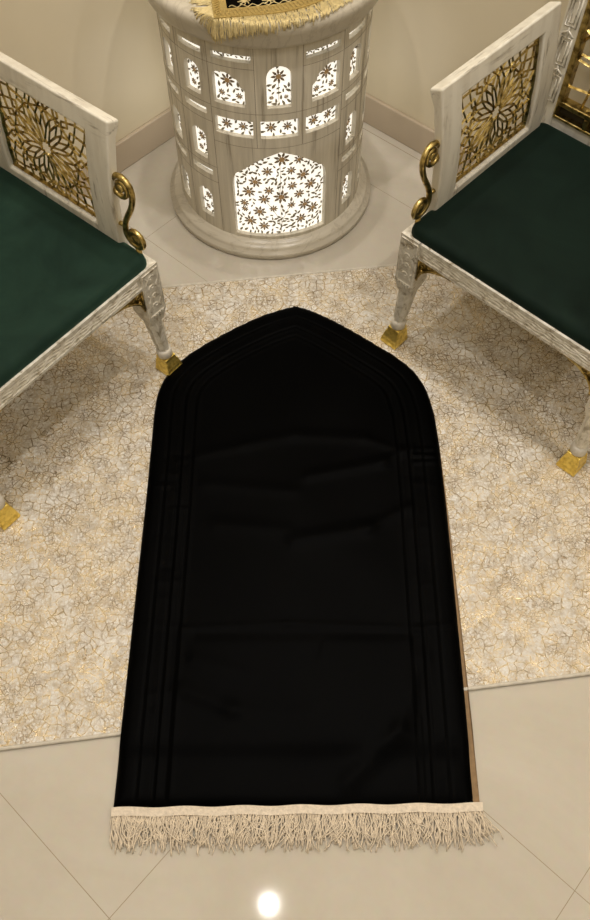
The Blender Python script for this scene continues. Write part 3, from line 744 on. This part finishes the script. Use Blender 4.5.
        for i in range(3):
            for j in range(nz_ - 1):
                if hole(i, j): continue
                b.faces.new((V[i, j, 0], V[i + 1, j, 0], V[i + 1, j + 1, 0], V[i, j + 1, 0])); b.faces.new((V[i, j, 1], V[i, j + 1, 1], V[i + 1, j + 1, 1], V[i + 1, j, 1]))
        for j in range(nz_ - 1):
            for i in (0, 3): b.faces.new((V[i, j, 0], V[i, j + 1, 0], V[i, j + 1, 1], V[i, j, 1]))
            if jb <= j < jt:
                for i in (1, 2): b.faces.new((V[i, j, 0], V[i, j, 1], V[i, j + 1, 1], V[i, j + 1, 0]))
        for i in range(3):
            for j in (0, nz_ - 1): b.faces.new((V[i, j, 0], V[i, j, 1], V[i + 1, j, 1], V[i + 1, j, 0]))
        for j in (jb, jt): b.faces.new((V[1, j, 0], V[2, j, 0], V[2, j, 1], V[1, j, 1]))
        arm = obj('arm_frame', b, M['white'], t, bevel=.009, seg=4)
        b = bmesh.new(); lw, lh = gR - gF, gT - gB
        g2 = lambda x, z, d: f(gF + x, gB + z, .014 + d)
        bars(b, lattice(lw, lh, 1.15), g2, .0054, .0055)
        e = .004
        for p, q in (((0, e), (lw, e)), ((0, lh - e), (lw, lh - e)), ((e, 0), (e, lh)), ((lw - e, 0), (lw - e, lh))):
            K = 10; bars(b, [((p[0] + (q[0] - p[0]) * k / K, p[1] + (q[1] - p[1]) * k / K), (p[0] + (q[0] - p[0]) * (k + 1) / K, p[1] + (q[1] - p[1]) * (k + 1) / K)) for k in range(K)], g2, .010, .010)
        obj('gold_lattice', b, M['gold'], t)
        # S scroll between post and seat corner
        b = bmesh.new(); c1, c2 = (.048, .540), (.032, .420)
        up_ = [(c1[0] + (.006 + .024 * q / 24) * math.cos(R_(180 - (24 - q) * 27)), c1[1] + (.006 + .024 * q / 24) * math.sin(R_(180 - (24 - q) * 27))) for q in range(25)]
        lo_ = [(c2[0] + (.006 + .021 * q / 24) * math.cos(R_(-(24 - q) * 27)), c2[1] + (.006 + .021 * q / 24) * math.sin(R_(-(24 - q) * 27))) for q in range(25)]
        # upper spiral leaves at its front side, lower one is entered at its rear side
        def bez(p0, p1, p2, p3, n=12): return [tuple((1 - s) ** 3 * p0[i] + 3 * (1 - s) ** 2 * s * p1[i] + 3 * (1 - s) * s * s * p2[i] + s ** 3 * p3[i] for i in (0, 1)) for s in [k / n for k in range(1, n)]]
        pu, pl = up_[-1], lo_[-1]
        path = up_ + bez(pu, (pu[0], pu[1] - .050), (pl[0], pl[1] + .050), pl) + lo_[::-1]
        xs_ = lambda z: sx * (xo(z) + .013)
        K = len(path); tube(b, [(xs_(z), y, z) for y, z in path], [.0044 + .0022 * math.sin(math.pi * k / (K - 1)) for k in range(K)], 10)
        for c_, s_ in ((c1, .0095), (c2, .0095)):
            lathe_b = [(0, -.006), (s_, -.004), (s_, .004), (0, .006)]
            vs0 = len(b.verts); lathe(b, lathe_b, 16); b.verts.ensure_lookup_table()
            for v in b.verts[vs0:]: v.co = Vector((xs_(c_[1]) + v.co.z, c_[0] + v.co.x, c_[1] + v.co.y))
        tube(b, [(xs_(.52), .060, .522), (xs_(.52), .076, .520)], .005, 8); tube(b, [(xs_(.43), .058, .440), (xs_(.43), .078, .438)], .005, 8)
        tube(b, [(xs_(.39), c2[0], .357), (xs_(.39), c2[0], .394)], .006, 8)
        obj('scroll', b, M['gold'], t, True)
    # back
    def fb(x, z, d): return (x, .505 + d, z)
    BX, zT2 = .292, .985
    for sx in (-1, 1):
        b = bmesh.new(); x0, x1 = sorted((sx * BX, sx * .250)); box(b, x0, x1, .500, D, .30, zT2)
        post = obj('back_post', b, M['white'], t, bevel=.003); b = bmesh.new()
        xc_ = sx * .271
        for z in np.arange(.43, .96, .088):
            tube(b, [(xc_ - .013, .4990, z), (xc_ + .013, .4990, z), (xc_ + .013, .4990, z + .064), (xc_ - .013, .4990, z + .064)], .0026, 5, closed=True)
            tube(b, [(xc_ - .006, .4990, z + .008), (xc_ + .006, .4990, z + .008), (xc_ + .006, .4990, z + .056), (xc_ - .006, .4990, z + .056)], .0018, 5, closed=True)
            tube(b, [(xc_ - .014, .4990, z + .067), (xc_, .4985, z + .079), (xc_ + .014, .4990, z + .067)], .0024, 5); tube(b, [(xc_, .4985, z + .064), (xc_, .4985, z + .086)], .0024, 5)
        obj('carved_relief', b, M['silver'], post, True)
    b = bmesh.new(); K = 24
    for k in range(K):
        xa, xb = -BX + 2 * BX * k / K, -BX + 2 * BX * (k + 1) / K
        hh = lambda x: zT2 + .055 * (1 - (x / BX) ** 2)
        vs = [b.verts.new((x, y, z)) for x in (xa, xb) for y in (.498, D) for z in (zT2 - .055, hh(x))]
        for q in ((0, 1, 3, 2), (4, 6, 7, 5), (0, 4, 5, 1), (2, 3, 7, 6), (0, 2, 6, 4), (1, 5, 7, 3)): b.faces.new([vs[i] for i in q])
    bmesh.ops.remove_doubles(b, verts=b.verts[:], dist=1e-5)
    obj('crest_rail', b, M['white'], t)
    b = bmesh.new(); box(b, -.25, .25, .506, D - .005, .345, .40); obj('back_rail', b, M['white'], t)
    b = bmesh.new()   # gold inner frame with slotted bottom rail
    box(b, -.25, .25, .499, .525, .395, .402); box(b, -.25, .25, .499, .525, .428, .440)
    xs2 = np.linspace(-.25, .25, 7)
    for x in xs2: box(b, max(-.25, x - .006), min(.25, x + .006), .499, .525, .402, .428)
    for sx in (-1, 1): x0, x1 = sorted((sx * .25, sx * .236)); box(b, x0, x1, .499, .525, .44, zT2 - .055)
    box(b, -.236, .236, .499, .525, zT2 - .069, zT2 - .055)
    obj('gold_back_frame', b, M['gold'], t, bevel=.002)
    b = bmesh.new(); box(b, -.25, .25, .516, .522, .400, .430); obj('slot_shade_backing', b, M['slot'], t)  # near-black sheet: shade inside the slots put into its colour
    b = bmesh.new(); bars(b, lattice(.472, .476, 1.75, 14), lambda x, z, d: (-.236 + x, .513 + d, .44 + z), .0065, .009)
    for k in range(46):
        fx, fz = random.uniform(.02, .452), random.uniform(.02, .456); r_0 = random.uniform(.008, .013); a0 = random.random() * 6
        tube(b, [(-.236 + fx + r_0 * (1 - q * .09) * math.cos(a0 + q * .8), .513, .44 + fz + r_0 * (1 - q * .09) * math.sin(a0 + q * .8)) for q in range(8)], .0022, 5)
    obj('gold_back_lattice', b, M['gold'], t)
    return t
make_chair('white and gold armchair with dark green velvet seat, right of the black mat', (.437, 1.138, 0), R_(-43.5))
make_chair('white and gold armchair with dark green velvet seat, left of the black mat', (-.4705, 1.0265, 0), R_(51), 'velvet_lit')
